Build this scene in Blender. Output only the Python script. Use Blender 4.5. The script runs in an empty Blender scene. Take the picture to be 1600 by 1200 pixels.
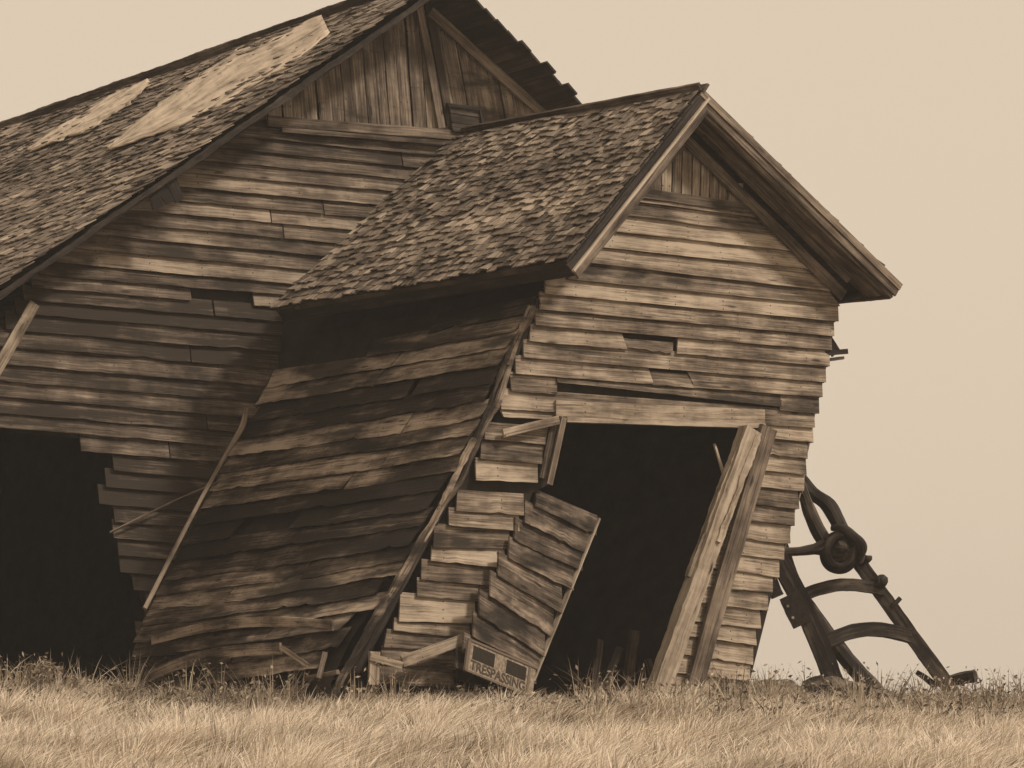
import bpy, math, random
import numpy as np
from mathutils import Vector, noise
random.seed(7); rng = np.random.default_rng(7)
S = bpy.context.scene
COL = S.collection
R = math.radians

# ------------------------------------------------------------------ camera, world, sun, exposure
FPX, HY, CZ = 5000.0, 1080.0, 1.6          # long lens, level camera, eye height
cam_d = bpy.data.cameras.new('camera'); cam = bpy.data.objects.new('camera', cam_d); COL.objects.link(cam)
cam_d.sensor_width = 36; cam_d.lens = 36*FPX/1600; cam_d.shift_y = 0.30
cam_d.clip_start = 0.5; cam_d.clip_end = 6000
cam.location = (0, 0, CZ); cam.rotation_euler = (R(90), 0, 0)
S.camera = cam
SUN_EL, SUN_AZ = 46, 113                    # degrees, azimuth clockwise from +Y
w = bpy.data.worlds.new('World'); S.world = w; w.use_nodes = True
nt = w.node_tree; nt.nodes.clear()
o_ = nt.nodes.new('ShaderNodeOutputWorld'); bg = nt.nodes.new('ShaderNodeBackground')
sky = nt.nodes.new('ShaderNodeTexSky'); sky.sky_type = 'NISHITA'; sky.sun_disc = False
sky.sun_elevation = R(SUN_EL); sky.sun_rotation = R(SUN_AZ); sky.dust_density = 6; sky.air_density = 1
bw = nt.nodes.new('ShaderNodeRGBToBW'); mp = nt.nodes.new('ShaderNodeMapRange')
mp.inputs['From Min'].default_value = 0; mp.inputs['From Max'].default_value = 12
mp.inputs['To Min'].default_value = 6.2; mp.inputs['To Max'].default_value = 7.6
mu = nt.nodes.new('ShaderNodeMix'); mu.data_type = 'RGBA'; mu.blend_type = 'MULTIPLY'; mu.inputs[0].default_value = 1
mu.inputs[7].default_value = (1.05, .858, .655, 1)
nt.links.new(sky.outputs[0], bw.inputs[0]); nt.links.new(bw.outputs[0], mp.inputs[0])
nt.links.new(mp.outputs[0], mu.inputs[6]); nt.links.new(mu.outputs[2], bg.inputs[0])
nt.links.new(bg.outputs[0], o_.inputs[0]); bg.inputs[1].default_value = 0.109
sd = bpy.data.lights.new('sun', 'SUN'); sun = bpy.data.objects.new('sun', sd); COL.objects.link(sun)
sd.energy = 2.9; sd.angle = R(6); sd.color = (1.0, .88, .75)
az = R(SUN_AZ); el = R(SUN_EL)
sun.rotation_euler = Vector((math.sin(az)*math.cos(el), math.cos(az)*math.cos(el), math.sin(el))).to_track_quat('Z', 'Y').to_euler()
S.view_settings.view_transform = 'Standard'; S.view_settings.look = 'None'
S.view_settings.exposure = 0; S.view_settings.gamma = 1

# ------------------------------------------------------------------ helpers
def P(px, py, Y): return Vector(((px-800)/FPX*Y, Y, (HY-py)/FPX*Y + CZ))
DF = Vector((.8333, .5528, 0))             # along the two gable fronts, to the right and away
DS = Vector((-.734, .679, 0))              # along the sides, to the left and away
NF = Vector((.5528, -.8333, 0)); NS = Vector((-.679, -.734, 0))
class Plane:
    def __init__(s, p, n): s.p = Vector(p); s.n = Vector(n).normalized()
    def at(s, px, py, off=0):
        d = Vector(((px-800)/FPX, 1, (HY-py)/FPX)); c = Vector((0, 0, CZ))
        t = (s.p + s.n*off - c).dot(s.n)/d.dot(s.n)
        return c + d*t
FRONT = Plane((.32, 32, 0), NF)            # front of the small annex
GABLE = Plane((-2.57, 34.67, 0), NF)       # gable wall of the barn
def curve(pts):
    pts = sorted(pts)
    def f(y):
        if y <= pts[0][0]: a, b = pts[0], pts[1]
        elif y >= pts[-1][0]: a, b = pts[-2], pts[-1]
        else:
            for a, b in zip(pts, pts[1:]):
                if a[0] <= y <= b[0]: break
        return a[1] + (b[1]-a[1])*(y-a[0])/(b[0]-a[0])
    return f
def nz(x, y=0, z=0): return noise.noise(Vector((x, y, z)))

class MC:
    """collects faces of one part"""
    def __init__(s): s.v = []; s.f = []; s.uv = []; s.t = []
    def add(s, vs, fs, uvs, tone):
        o = len(s.v); s.v += [tuple(v) for v in vs]
        s.t += [tone]*len(vs) if not isinstance(tone, list) else tone
        for f in fs: s.f.append(tuple(o+i for i in f)); s.uv += [uvs[i] for i in f]
    def build(s, name, mat, parent=None, smooth=False):
        me = bpy.data.meshes.new(name)
        org = parent.matrix_basis.translation if parent and parent.type == 'EMPTY' else (parent.parent.matrix_basis.translation if parent else Vector((0, 0, 0)))
        org = Vector(org)
        me.from_pydata([Vector(v)-org for v in s.v], [], s.f)
        uv = me.uv_layers.new(name='UVMap'); uv.data.foreach_set('uv', [c for u in s.uv for c in u])
        at = me.attributes.new('tone', 'FLOAT', 'POINT'); at.data.foreach_set('value', s.t)
        if smooth: me.polygons.foreach_set('use_smooth', [True]*len(me.polygons))
        me.materials.append(mat); me.update()
        o = bpy.data.objects.new(name, me); COL.objects.link(o)
        if parent: o.parent = parent
        return o
def empty(name, loc, label, cat, group=None):
    o = bpy.data.objects.new(name, None); COL.objects.link(o); o.location = loc
    o['label'] = label; o['category'] = cat
    if group: o['group'] = group
    o.empty_display_size = .2
    return o

def board(mc, TL, TR, BL, BR, n, th=.022, top=0., bot=.042, seg=None, tone=None, warp=.008, rag=.004, flip=False):
    """one lap board: wedge seen from outside along n; corners in 3D"""
    n = Vector(n).normalized(); L = (TR-TL).length
    if L < .02: return
    seg = seg or max(2, int(L/.09)); H = ((BL-TL).length+(BR-TR).length)/2
    if tone is None: tone = random.uniform(.55, 1.15)
    k = random.uniform(0, 900); uo, vo = random.uniform(0, 50), random.uniform(0, 50)
    vs, uvs, fs, ts = [], [], [], []
    for i in range(seg+1):
        s = i/seg
        a = TL.lerp(TR, s); b = BL.lerp(BR, s); dn = (b-a).normalized()
        e = rag*nz(s*L*2.1, k) + rag*.8*nz(s*L*9, k, 3) - rag*1.2*max(0, nz(s*L*5, k, 9)-.35)*4
        wv = warp*nz(s*L*1.1, k, 5)
        b = b + dn*e
        pts = [a + n*(top+th), b + n*(bot+th+wv), b + n*(bot+wv), a + n*top]
        vs += pts
        u = uo + s*L
        uvs += [(u, vo+H), (u, vo), (u, vo-th), (u, vo+H)]
        ts += [tone + .10*nz(s*L*1.3, k, 7)]*4
    for i in range(seg):
        o = i*4
        for j in range(4):
            j2 = (j+1) % 4
            fs.append((o+j, o+4+j, o+4+j2, o+j2) if not flip else (o+j, o+j2, o+4+j2, o+4+j))
    e = seg*4
    fs += [(0, 1, 2, 3), (e+3, e+2, e+1, e)]
    mc.add(vs, fs, uvs, ts)

def beam(mc, A, B, up, w, t, tone=.9, seg=None, bow=0, rough=.006):
    """straight timber from A to B, w wide along up, t thick"""
    A, B = Vector(A), Vector(B); L = (B-A).length; d = (B-A)/L
    up = (Vector(up) - d*Vector(up).dot(d)).normalized(); n = d.cross(up)
    seg = max(seg or 3, int(L/.05)); k = random.uniform(0, 900)
    uo, vo = random.uniform(0, 50), random.uniform(0, 50)
    c = [(-w/2, -t/2), (w/2, -t/2), (w/2, t/2), (-w/2, t/2)]
    vc = [0, w, w+t, 2*w+t]
    vs, uvs, fs, ts = [], [], [], []
    for i in range(seg+1):
        s = i/seg; ctr = A.lerp(B, s) + up*bow*math.sin(math.pi*s)
        for j, (x, y) in enumerate(c):
            x2 = x + rough*(.7*nz(s*L*1.7, k+j*7)+.4*nz(s*L*7, k+j*7)+.25*nz(s*L*19, k+j*7)); y2 = y + rough*(.4*nz(s*L*2, k+j*7, 4)+.2*nz(s*L*12, k+j*7, 4))
            vs.append(ctr + up*x2 + n*y2); uvs.append((uo+s*L, vo+vc[j])); ts.append(tone+.08*nz(s*L*2, k))
    for i in range(seg):
        o = i*4
        for j in range(4): fs.append((o+j, o+(j+1) % 4, o+4+(j+1) % 4, o+4+j))
    e = seg*4; fs += [(3, 2, 1, 0), (e, e+1, e+2, e+3)]
    mc.add(vs, fs, uvs, ts)

def tube(mc, pts, rad, seg=12, tone=.9, sub=5, rough=.08):
    """bent round timber through pts with radius per point"""
    pts = [Vector(p) for p in pts]
    if not isinstance(rad, (list, tuple)): rad = [rad]*len(pts)
    Q, RR = [], []
    n = len(pts)
    for i in range(n-1):
        p0, p1, p2, p3 = pts[max(0, i-1)], pts[i], pts[i+1], pts[min(n-1, i+2)]
        for j in range(sub):
            t = j/sub
            Q.append(.5*((2*p1)+(p2-p0)*t+(2*p0-5*p1+4*p2-p3)*t*t+(3*p1-p0-3*p2+p3)*t**3))
            RR.append(rad[i]*(1-t)+rad[i+1]*t)
    Q.append(pts[-1]); RR.append(rad[-1])
    k = random.uniform(0, 900); uo = random.uniform(0, 50)
    vs, uvs, fs, ts = [], [], [], []; l = 0
    for i, q in enumerate(Q):
        d = (Q[min(i+1, len(Q)-1)]-Q[max(0, i-1)]).normalized()
        ref = Vector((0, 1, 0)) if abs(d.y) < .9 else Vector((1, 0, 0))
        a = d.cross(ref).normalized(); b = d.cross(a)
        if i: l += (q-Q[i-1]).length
        for j in range(seg):
            an = 2*math.pi*j/seg
            r = RR[i]*(1+rough*nz(l*4, math.cos(an)*1.5+k, math.sin(an)*1.5))
            vs.append(q + a*math.cos(an)*r + b*math.sin(an)*r); uvs.append((uo+l, k+j/seg*RR[i]*6)); ts.append(tone)
    for i in range(len(Q)-1):
        for j in range(seg):
            j2 = (j+1) % seg; fs.append((i*seg+j, i*seg+j2, (i+1)*seg+j2, (i+1)*seg+j))
    e = (len(Q)-1)*seg
    fs += [tuple(range(seg-1, -1, -1)), tuple(e+j for j in range(seg))]
    mc.add(vs, fs, uvs, ts)

def poly(mc, pts, tone=.5):
    mc.add(pts, [tuple(range(len(pts)))], [(p.x, p.z) for p in pts], tone)

# ------------------------------------------------------------------ materials
def mat_base(name):
    m = bpy.data.materials.new(name); m.use_nodes = True
    return m, m.node_tree, m.node_tree.nodes['Principled BSDF']
def math_(nt, op, a, b=None, c=None, clamp=False):
    n = nt.nodes.new('ShaderNodeMath'); n.operation = op; n.use_clamp = clamp
    for i, v in enumerate((a, b, c)):
        if v is None: continue
        if isinstance(v, (int, float)): n.inputs[i].default_value = v
        else: nt.links.new(v, n.inputs[i])
    return n.outputs[0]
def ramp(nt, fac, stops):
    n = nt.nodes.new('ShaderNodeValToRGB'); e = n.color_ramp.elements
    while len(e) < len(stops): e.new(.5)
    for i, (p, c) in enumerate(stops): e[i].position = p; e[i].color = (*c, 1)
    nt.links.new(fac, n.inputs[0]); return n.outputs[0]
def noise_(nt, vec, scale, detail=4, rough=.55):
    n = nt.nodes.new('ShaderNodeTexNoise'); n.inputs['Scale'].default_value = scale
    n.inputs['Detail'].default_value = detail; n.inputs['Roughness'].default_value = rough
    nt.links.new(vec, n.inputs['Vector']); return n.outputs['Fac']
def wood(name, dark=(.032, .024, .017), mid=(.20, .158, .118), light=(.42, .345, .265), across=55, bump=.5, nails=True, stain=1.0, gain=1.0, blotch=0):
    m, nt, b = mat_base(name)
    uv = nt.nodes.new('ShaderNodeUVMap'); uv.uv_map = 'UVMap'
    def mapv(sx, sy):
        mpn = nt.nodes.new('ShaderNodeMapping'); mpn.inputs['Scale'].default_value = (sx, sy, 1)
        nt.links.new(uv.outputs[0], mpn.inputs[0]); return mpn.outputs[0]
    g1 = noise_(nt, mapv(1.6, across), 1, 6, .65)
    g2 = noise_(nt, mapv(.9, across*.28), 1, 3)
    g3 = noise_(nt, mapv(1.3, 5), 1, 4, .6)
    kn = nt.nodes.new('ShaderNodeTexVoronoi'); kn.inputs['Scale'].default_value = 1
    nt.links.new(mapv(1.6, 7), kn.inputs['Vector'])
    knot = math_(nt, 'MULTIPLY', math_(nt, 'SUBTRACT', .13, kn.outputs['Distance'], clamp=True), 6, clamp=True)
    g4 = noise_(nt, mapv(2.6, across*.55), 1, 5, .7); g5 = noise_(nt, mapv(3.2, 1.4), 1, 5, .6)
    crack = math_(nt, 'MULTIPLY', math_(nt, 'SUBTRACT', g4, .60), 14, clamp=True)
    f = math_(nt, 'ADD', math_(nt, 'MULTIPLY', g1, .62), math_(nt, 'MULTIPLY', g2, .33))
    f = math_(nt, 'ADD', f, math_(nt, 'MULTIPLY', g3, .62*stain))
    f = math_(nt, 'SUBTRACT', f, math_(nt, 'MULTIPLY', knot, .35))
    f = math_(nt, 'ADD', f, math_(nt, 'MULTIPLY', math_(nt, 'SUBTRACT', g5, .5), .35))
    f = math_(nt, 'SUBTRACT', f, math_(nt, 'MULTIPLY', crack, .16))
    f = math_(nt, 'SUBTRACT', f, .272+.31*(stain-1))
    at = nt.nodes.new('ShaderNodeAttribute'); at.attribute_name = 'tone'
    f2 = math_(nt, 'ADD', f, math_(nt, 'MULTIPLY', math_(nt, 'SUBTRACT', at.outputs['Fac'], .85), .38))
    col = ramp(nt, f2, [(.34, dark), (.50, mid), (.70, light)])
    if nails:
        sx = nt.nodes.new('ShaderNodeSeparateXYZ'); nt.links.new(uv.outputs[0], sx.inputs[0])
        fu = math_(nt, 'ABSOLUTE', math_(nt, 'SUBTRACT', math_(nt, 'FRACT', math_(nt, 'DIVIDE', sx.outputs[0], .62)), .5))
        fv = math_(nt, 'ABSOLUTE', math_(nt, 'SUBTRACT', math_(nt, 'FRACT', math_(nt, 'DIVIDE', sx.outputs[1], .083)), .5))
        d = math_(nt, 'ADD', math_(nt, 'MULTIPLY', fu, .62), math_(nt, 'MULTIPLY', fv, .083))
        nl = math_(nt, 'LESS_THAN', d, .0105)
        mx = nt.nodes.new('ShaderNodeMix'); mx.data_type = 'RGBA'; mx.inputs[7].default_value = (*dark, 1)
        nt.links.new(math_(nt, 'MULTIPLY', nl, .9), mx.inputs[0]); nt.links.new(col, mx.inputs[6]); col = mx.outputs[2]
    if blotch:
        tc = nt.nodes.new('ShaderNodeTexCoord'); m3 = nt.nodes.new('ShaderNodeMapping'); m3.inputs['Scale'].default_value = (.55, .55, 2.4)
        m3.inputs['Rotation'].default_value = (0, R(-9), 0); nt.links.new(tc.outputs['Object'], m3.inputs[0])
        bf = noise_(nt, m3.outputs[0], 1.15, 5, .62)
        bf = math_(nt, 'ADD', bf, math_(nt, 'MULTIPLY', math_(nt, 'SUBTRACT', g1, .5), .25))
        bf = math_(nt, 'MULTIPLY', math_(nt, 'SUBTRACT', bf, .66-blotch*.16), 9, clamp=True)
        mx = nt.nodes.new('ShaderNodeMix'); mx.data_type = 'RGBA'; mx.inputs[7].default_value = (*[v*.62 for v in dark], 1)
        nt.links.new(math_(nt, 'MULTIPLY', bf, .85), mx.inputs[0]); nt.links.new(col, mx.inputs[6]); col = mx.outputs[2]
    if gain != 1:
        mx = nt.nodes.new('ShaderNodeMix'); mx.data_type = 'RGBA'; mx.blend_type = 'MULTIPLY'; mx.inputs[0].default_value = 1
        mx.inputs[7].default_value = (gain, gain, gain, 1); nt.links.new(col, mx.inputs[6]); col = mx.outputs[2]
    nt.links.new(col, b.inputs['Base Color']); b.inputs['Roughness'].default_value = .82
    b.inputs['Specular IOR Level'].default_value = .25
    bn = nt.nodes.new('ShaderNodeBump'); bn.inputs['Strength'].default_value = bump; bn.inputs['Distance'].default_value = .01
    nt.links.new(g1, bn.inputs['Height']); nt.links.new(bn.outputs[0], b.inputs['Normal'])
    return m
def plain(name, c1, c2, scale=6, rough=.9, bump=.3, dist=.02, detail=6):
    m, nt, b = mat_base(name); tc = nt.nodes.new('ShaderNodeTexCoord')
    f = noise_(nt, tc.outputs['Object'], scale, detail, .6)
    nt.links.new(ramp(nt, f, [(.32, c1), (.68, c2)]), b.inputs['Base Color']); b.inputs['Roughness'].default_value = rough
    b.inputs['Specular IOR Level'].default_value = .25
    bn = nt.nodes.new('ShaderNodeBump'); bn.inputs['Strength'].default_value = bump; bn.inputs['Distance'].default_value = dist
    nt.links.new(f, bn.inputs['Height']); nt.links.new(bn.outputs[0], b.inputs['Normal'])
    return m
M_SIDE = wood('weathered_siding', mid=(.16, .124, .092), light=(.45, .37, .28), blotch=.42)
M_DARKSIDE = wood('dark_siding', dark=(.02, .015, .011), mid=(.115, .088, .066), light=(.40, .32, .245), stain=1.3, blotch=1.0)  # siding darkened: side wall's shade put into the colour; blotches are stains
M_BARN = wood('barn_siding', mid=(.135, .104, .078), light=(.38, .31, .235), blotch=.6)
M_TRIM = wood('trim_wood', mid=(.13, .10, .076), light=(.33, .265, .20), nails=False)
M_PALE = wood('pale_timber', dark=(.05, .038, .028), mid=(.25, .20, .15), light=(.46, .385, .30), across=30, nails=False, stain=.9)
M_SHING = wood('shingle_wood', dark=(.03, .023, .017), mid=(.165, .13, .10), light=(.45, .37, .285), across=90, nails=False, stain=.8)
M_DARK = wood('old_dark_timber', dark=(.014, .011, .009), mid=(.045, .035, .028), light=(.12, .095, .074), nails=False)
M_MACH = wood('machine_timber', dark=(.008, .006, .005), mid=(.024, .018, .014), light=(.12, .093, .07), across=30, nails=False, bump=.7)
M_IRON = plain('rusted_iron', (.010, .008, .006), (.035, .027, .02), 30, .7, .4, .01)
M_INNER = plain('shade_black_sheathing', (.012, .009, .007), (.03, .023, .018), 5)  # near-black: shade of the gaps and interior put into the colour
M_ROCK = plain('rock', (.05, .04, .032), (.20, .16, .125), 9, .9, .8, .05)
M_SOIL = plain('soil_ground', (.12, .095, .07), (.30, .245, .185), 2.5, .95, .6, .05)
M_SHEET = wood('pale_roof_sheet', dark=(.10, .078, .058), mid=(.36, .295, .225), light=(.58, .48, .37), across=9, nails=False, stain=1.15, bump=.3)

# ------------------------------------------------------------------ ground
gY = curve([(-5, -.3), (0, 0), (20, .72), (25, 1.0), (28, 1.2), (30, 1.36), (32, 1.5), (34, 1.55), (37, 1.45), (45, .9), (80, -1.5), (300, -5), (3000, -12)])
def ground(x, y):
    h = gY(y)
    if 20 < y < 60:
        h += .06*nz(x*.5, y*.5, 2) + .03*nz(x*1.6, y*1.6, 8) + .02*max(-1, min(1, -x/4)) * (1 if y < 40 else 0)
    if 26 < y < 60: h -= .10*max(0, min(1, (x-2.5)/.8))*min(1, (y-26)/4)
    return h
def build_ground():
    xs = [-400, -200, -90, -50, -25] + [-15+.5*i for i in range(61)] + [25, 50, 90, 200, 400]
    ys = [-60, -30, -20, 0, 8, 14, 18] + [20+.4*i for i in range(63)] + [50, 65, 90, 140, 220, 320, 420]
    vs = [(x, y, ground(x, y) if y > -5 else -.3) for y in ys for x in xs]
    n = len(xs)
    fs = [(j*n+i, j*n+i+1, (j+1)*n+i+1, (j+1)*n+i) for j in range(len(ys)-1) for i in range(n-1)]
    me = bpy.data.meshes.new('ground'); me.from_pydata(vs, [], fs); me.materials.append(M_SOIL)
    me.polygons.foreach_set('use_smooth', [True]*len(me.polygons))
    o = bpy.data.objects.new('ground', me); COL.objects.link(o); o['kind'] = 'structure'
build_ground()

# ------------------------------------------------------------------ shingled slope
def shingles(mc, RF, RB, EF, EB, rows, tone=(.45, 1.2), skip=None, lift=.0, ragfront=.03, wid=(.07, .17), wave=.0):
    n = (RB-RF).cross(EF-RF).normalized()
    if n.z < 0: n = -n
    for r in range(rows):
        v0, v1 = r/rows - .6/rows, (r+1)/rows
        a0, a1 = RF.lerp(EF, max(0, v0)), RB.lerp(EB, max(0, v0))
        b0, b1 = RF.lerp(EF, v1), RB.lerp(EB, v1)
        L = (b1-b0).length; s = -random.uniform(0, ragfront)
        rt = random.uniform(-.06, .06); rk = random.uniform(0, 99)
        while s < L:
            w_ = random.uniform(*wid); e = min(s+w_, L+random.uniform(0, ragfront))
            g = .004
            u0, u1 = (s+g)/L, (e-g)/L
            s = e
            if u1 <= u0: break
            if skip and skip(u0, v1): continue
            if random.random() < .006+.12*(nz(s*1.7, v1*7, 77) > .52): continue
            sag = .018*nz((s)*1.3, rk)
            dn = (b0-a0).normalized()
            j = random.uniform(-.022, .024) + sag
            j2 = j + random.uniform(-.006, .006)
            lf = .013 + .03*random.random()**2; lf2 = lf + random.uniform(-.008, .018)
            wv = wave*nz(s*.55, v1*3.1, 4)
            dx = (a1-a0).normalized()*random.uniform(-.006, .006)
            A = a0.lerp(a1, u0)+n*(lift+wv); B = a0.lerp(a1, u1)+n*(lift+wv)
            C = b0.lerp(b1, u1)+dn*j2+dx+n*(lift+lf2+wv); D = b0.lerp(b1, u0)+dn*j+dx+n*(lift+lf+wv)
            th = n*-.012
            t = random.uniform(*tone)+rt+.20*nz(s*.7, v1*4, rk*0+3)+.22*nz(s*3.2, v1*2.5, 8)
            if random.random() < .03: t += .3
            H = (D-A).length; uo, vo = random.uniform(0, 99), random.uniform(0, 99)
            W = (B-A).length
            uvs = [(uo, vo), (uo, vo+W), (uo+H, vo+W), (uo+H, vo)]
            mc.add([A, B, C, D, A+th, B+th, C+th, D+th],
                   [(0, 1, 2, 3), (3, 2, 6, 7), (1, 5, 6, 2), (0, 3, 7, 4), (7, 6, 5, 4)], uvs*2, t)
    return n

def seamy(l, x): return l[1] + (l[3]-l[1])*(x-l[0])/(l[2]-l[0])

# ------------------------------------------------------------------ ANNEX (small leaning gabled entry)
annex = empty('barn_annex', (0.4, 33.2, 1.55), 'small leaning shingle roofed clapboard annex with an open black doorway', 'annex')
# roof corner points
FO = Plane(FRONT.p + NF*.42, NF)
RF = FO.at(1093, 145); RB = GABLE.at(716, 214, .0)
EFL = P(884, 410, 31.15); EBL = P(428, 484, 33.7)
EFR = FO.at(1404, 449)
EBR = EFR + (RB-RF)
mc = MC()
nL = shingles(mc, RF, RB, EFL, EBL, 27, wid=(.06, .14), tone=(.58, .95), lift=.03, wave=.03)
roofA = mc.build('roof', M_SHING, annex)
mc = MC()
nR = shingles(mc, RF, RB, EFR, EBR, 21, lift=.03)
mc.build('roof', M_SHING, annex)
def deck(parent, RF, RB, EF, EB, n, th=.05, name='roof_deck', mat=None, drop=.0):
    mc = MC(); nb = 14
    for i in range(nb):
        v0, v1 = i/nb, (i+1)/nb-.004
        a, b, c, d = [p - n*drop for p in (RF.lerp(EF, v0), RB.lerp(EB, v0), RF.lerp(EF, v1), RB.lerp(EB, v1))]
        t = n*-th
        vs = [a, b, d, c, a+t, b+t, d+t, c+t]
        L = (b-a).length; W = (c-a).length; vo = random.uniform(0, 50)
        uv = [(0, vo), (L, vo), (L, vo+W), (0, vo+W)]*2
        mc.add(vs, [(0, 1, 2, 3), (7, 6, 5, 4), (0, 4, 5, 1), (1, 5, 6, 2), (2, 6, 7, 3), (3, 7, 4, 0)], uv, random.uniform(.5, .9))
    return mc.build(name, mat or M_DARK, parent)
deck(annex, RF, RB, EFL, EBL, nL); deck(annex, RF, RB, EFR, EBR, nR)
# ridge board
mc = MC(); beam(mc, RF+Vector((0, 0, .05))+NF*.03, RB+Vector((0, 0, .05)), nL, .11, .03, .6)
beam(mc, RF+Vector((.05, 0, .045))+NF*.03, RB+Vector((.05, 0, .045)), nR, .11, .03, .6)
mc.build('ridge_cap', M_TRIM, annex)
# fascias along the front rakes
def fasc(A, B, n, w, t, off, tone, mat, name, fwd=.02):
    mc = MC(); beam(mc, A - n*off + NF*fwd, B - n*off + NF*fwd, n, w, t, tone, rough=.003); return mc.build(name, mat, annex)
dR = (EFR-RF).normalized(); dL = (EFL-RF).normalized()
fasc(RF, EFR, nR, .075, .03, .005, .95, M_TRIM, 'fascia', .035)
fasc(RF, EFR, nR, .075, .025, .085, .8, M_TRIM, 'fascia', .022)
fasc(RF+dR*.1, EFR-dR*.02, nR, .05, .05, .135, .7, M_TRIM, 'fascia', -.02)
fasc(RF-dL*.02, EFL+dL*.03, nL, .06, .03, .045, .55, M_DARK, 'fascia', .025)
fasc(RF-dL*.02, EFL+dL*.02, nL, .025, .035, .10, 1.35, M_PALE, 'fascia', .05)  # pale strip: the rake's bright edge highlight put into the colour
fasc(RF-dL*.02, EFL+dL*.0, nL, .09, .03, .155, .75, M_TRIM, 'fascia', .02)
# soffit under the right overhang
mc = MC()
for i in range(3):
    o = .02+i*.125
    beam(mc, RF - NF*(o+.05) - nR*.13+dR*.2, EFR - NF*(o+.05) - nR*.13, NF, .12, .02, .6+.1*i)
mc.build('soffit', M_TRIM, annex)
# eave fascia on the left, dark underside
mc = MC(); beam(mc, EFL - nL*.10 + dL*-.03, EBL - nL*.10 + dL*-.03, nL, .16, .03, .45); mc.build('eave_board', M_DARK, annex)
mc = MC(); beam(mc, EFR - nR*.10 - dR*.03, EBR - nR*.10 - dR*.03, nR, .14, .03, .6); mc.build('eave_board', M_TRIM, annex)
# trim boards lying on the wall under the rakes
def wtrim(a, b, w, tone, off=.075, name='rake_trim'):
    A, B = FRONT.at(*a, off), FRONT.at(*b, off); mc = MC()
    beam(mc, A, B, (B-A).cross(NF), w, .035, tone, rough=.003); return mc.build(name, M_TRIM, annex)
wtrim((1067, 214), (1318, 462), .12, .78)
wtrim((1100, 212), (1326, 438), .06, .9, .13)
wtrim((1070, 214), (900, 424), .12, .65)
# front wall
LF = curve([(438, 880), (460, 847), (484, 838), (534, 819), (584, 800), (611, 790), (641, 779), (700, 756), (750, 736), (775, 708), (823, 694), (856, 669), (906, 651), (969, 619), (1010, 601), (1065, 580)])
F = [(1000, 297, 1169, 330), (991, 316, 1185, 342), (976, 338, 1205, 368), (951, 362, 1232, 393), (931, 387, 1260, 421), (912, 411, 1292, 456), (880, 437, 1307, 479),
     (848, 460, 1303, 503), (840, 484, 1298, 526), (831, 509, 1293, 548), (823, 534, 1291, 573), (812, 559, 1285, 598), (802, 585, 1279, 621), (791, 611, 1274, 646), (779, 640, 1267, 669)]
mc = MC()
def fboard(l0, l1, xa0, xb0, xa1, xb1, tone=None, **k):
    n = NF; sh_ = xb1-xa1 < 160; j1, j2 = (random.uniform(-2.2, 2.2), random.uniform(-2.2, 2.2)) if sh_ else (0, 0)
    if sh_: xa1 += random.uniform(-3, 3); k.setdefault('rag', .011); k.setdefault('warp', .02)
    board(mc, FRONT.at(xa0, seamy(l0, xa0)-4), FRONT.at(xb0, seamy(l0, xb0)-4), FRONT.at(xa1, seamy(l1, xa1)+j1), FRONT.at(xb1, seamy(l1, xb1)+j2), n, tone=tone, **k)
ftones = [.8, .72, 1.15, 1.2, .95, .8, 1.1, .85, .75, .95, .8, .9, .75, .8]
for k in range(1, len(F)):
    a, b = F[k-1], F[k]; tn = ftones[k-1]
    if k <= 6: fboard(a, b, a[0], a[2], b[0], b[2], tn)
    else:
        xa, xb = b[0]+random.uniform(-2, 2), b[2]+random.uniform(-1, 2)
        if k == 10:      # board with a rotted hole
            fboard(a, b, xa+3, 968, xa, 975, tn); fboard(a, b, 1058, xb+3, 1052, xb, tn)
            mid = (a[0], a[1]+12, a[2], a[3]+12)
            fboard(mid, b, 968, 1050, 974, 1046, .7, bot=.045, rag=.03)
        elif k == 12:
            fboard(a, b, xa+3, 1010, xa, 1016, .95); fboard(a, b, 1070, xb+3, 1080, xb, .85)
            mid = (a[0], a[1]+8, a[2], a[3]+8); fboard(mid, b, 1008, 1075, 1014, 1084, .55, rag=.02)
        elif k == 13:    # long dark gap above the doorway
            fboard(a, b, xa+3, 868, xa, 866, tn); fboard(a, b, 1216, xb+3, 1214, xb, .9)
            top = (a[0], a[1], a[2], a[3]); mid = (a[0], a[1]+10, a[2], a[3]+20)
            fboard(a, (a[0], a[1]+6, a[2], a[3]+22), 866, 1216, 866, 1216, .6)
        else: fboard(a, b, xa+3, xb+3, xa, xb, tn)
# boards right of the doorway
ry = [669, 692, 718, 744, 770, 796, 822, 848, 874, 902, 928, 956, 983, 1008, 1038, 1065, 1094]
rx = [1267, 1266, 1257, 1255, 1252, 1243, 1236, 1230, 1220, 1213, 1202, 1195, 1184, 1177, 1172, 1167, 1163]
post = curve([(665, 1196), (1080, 1050)])
for k in range(1, len(ry)):
    y0, y1 = ry[k-1], ry[k]; x1 = rx[k]
    sl = .13
    l0 = (x1-100, y0-100*sl, x1, y0); l1 = (x1-100, y1-100*sl, x1, y1)
    xl = post(y1)-8
    fboard(l0, l1, xl, x1+random.uniform(1, 4), xl, x1, random.choice([.7, .85, .95, 1.1, 1.0]), bot=.035)
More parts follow.
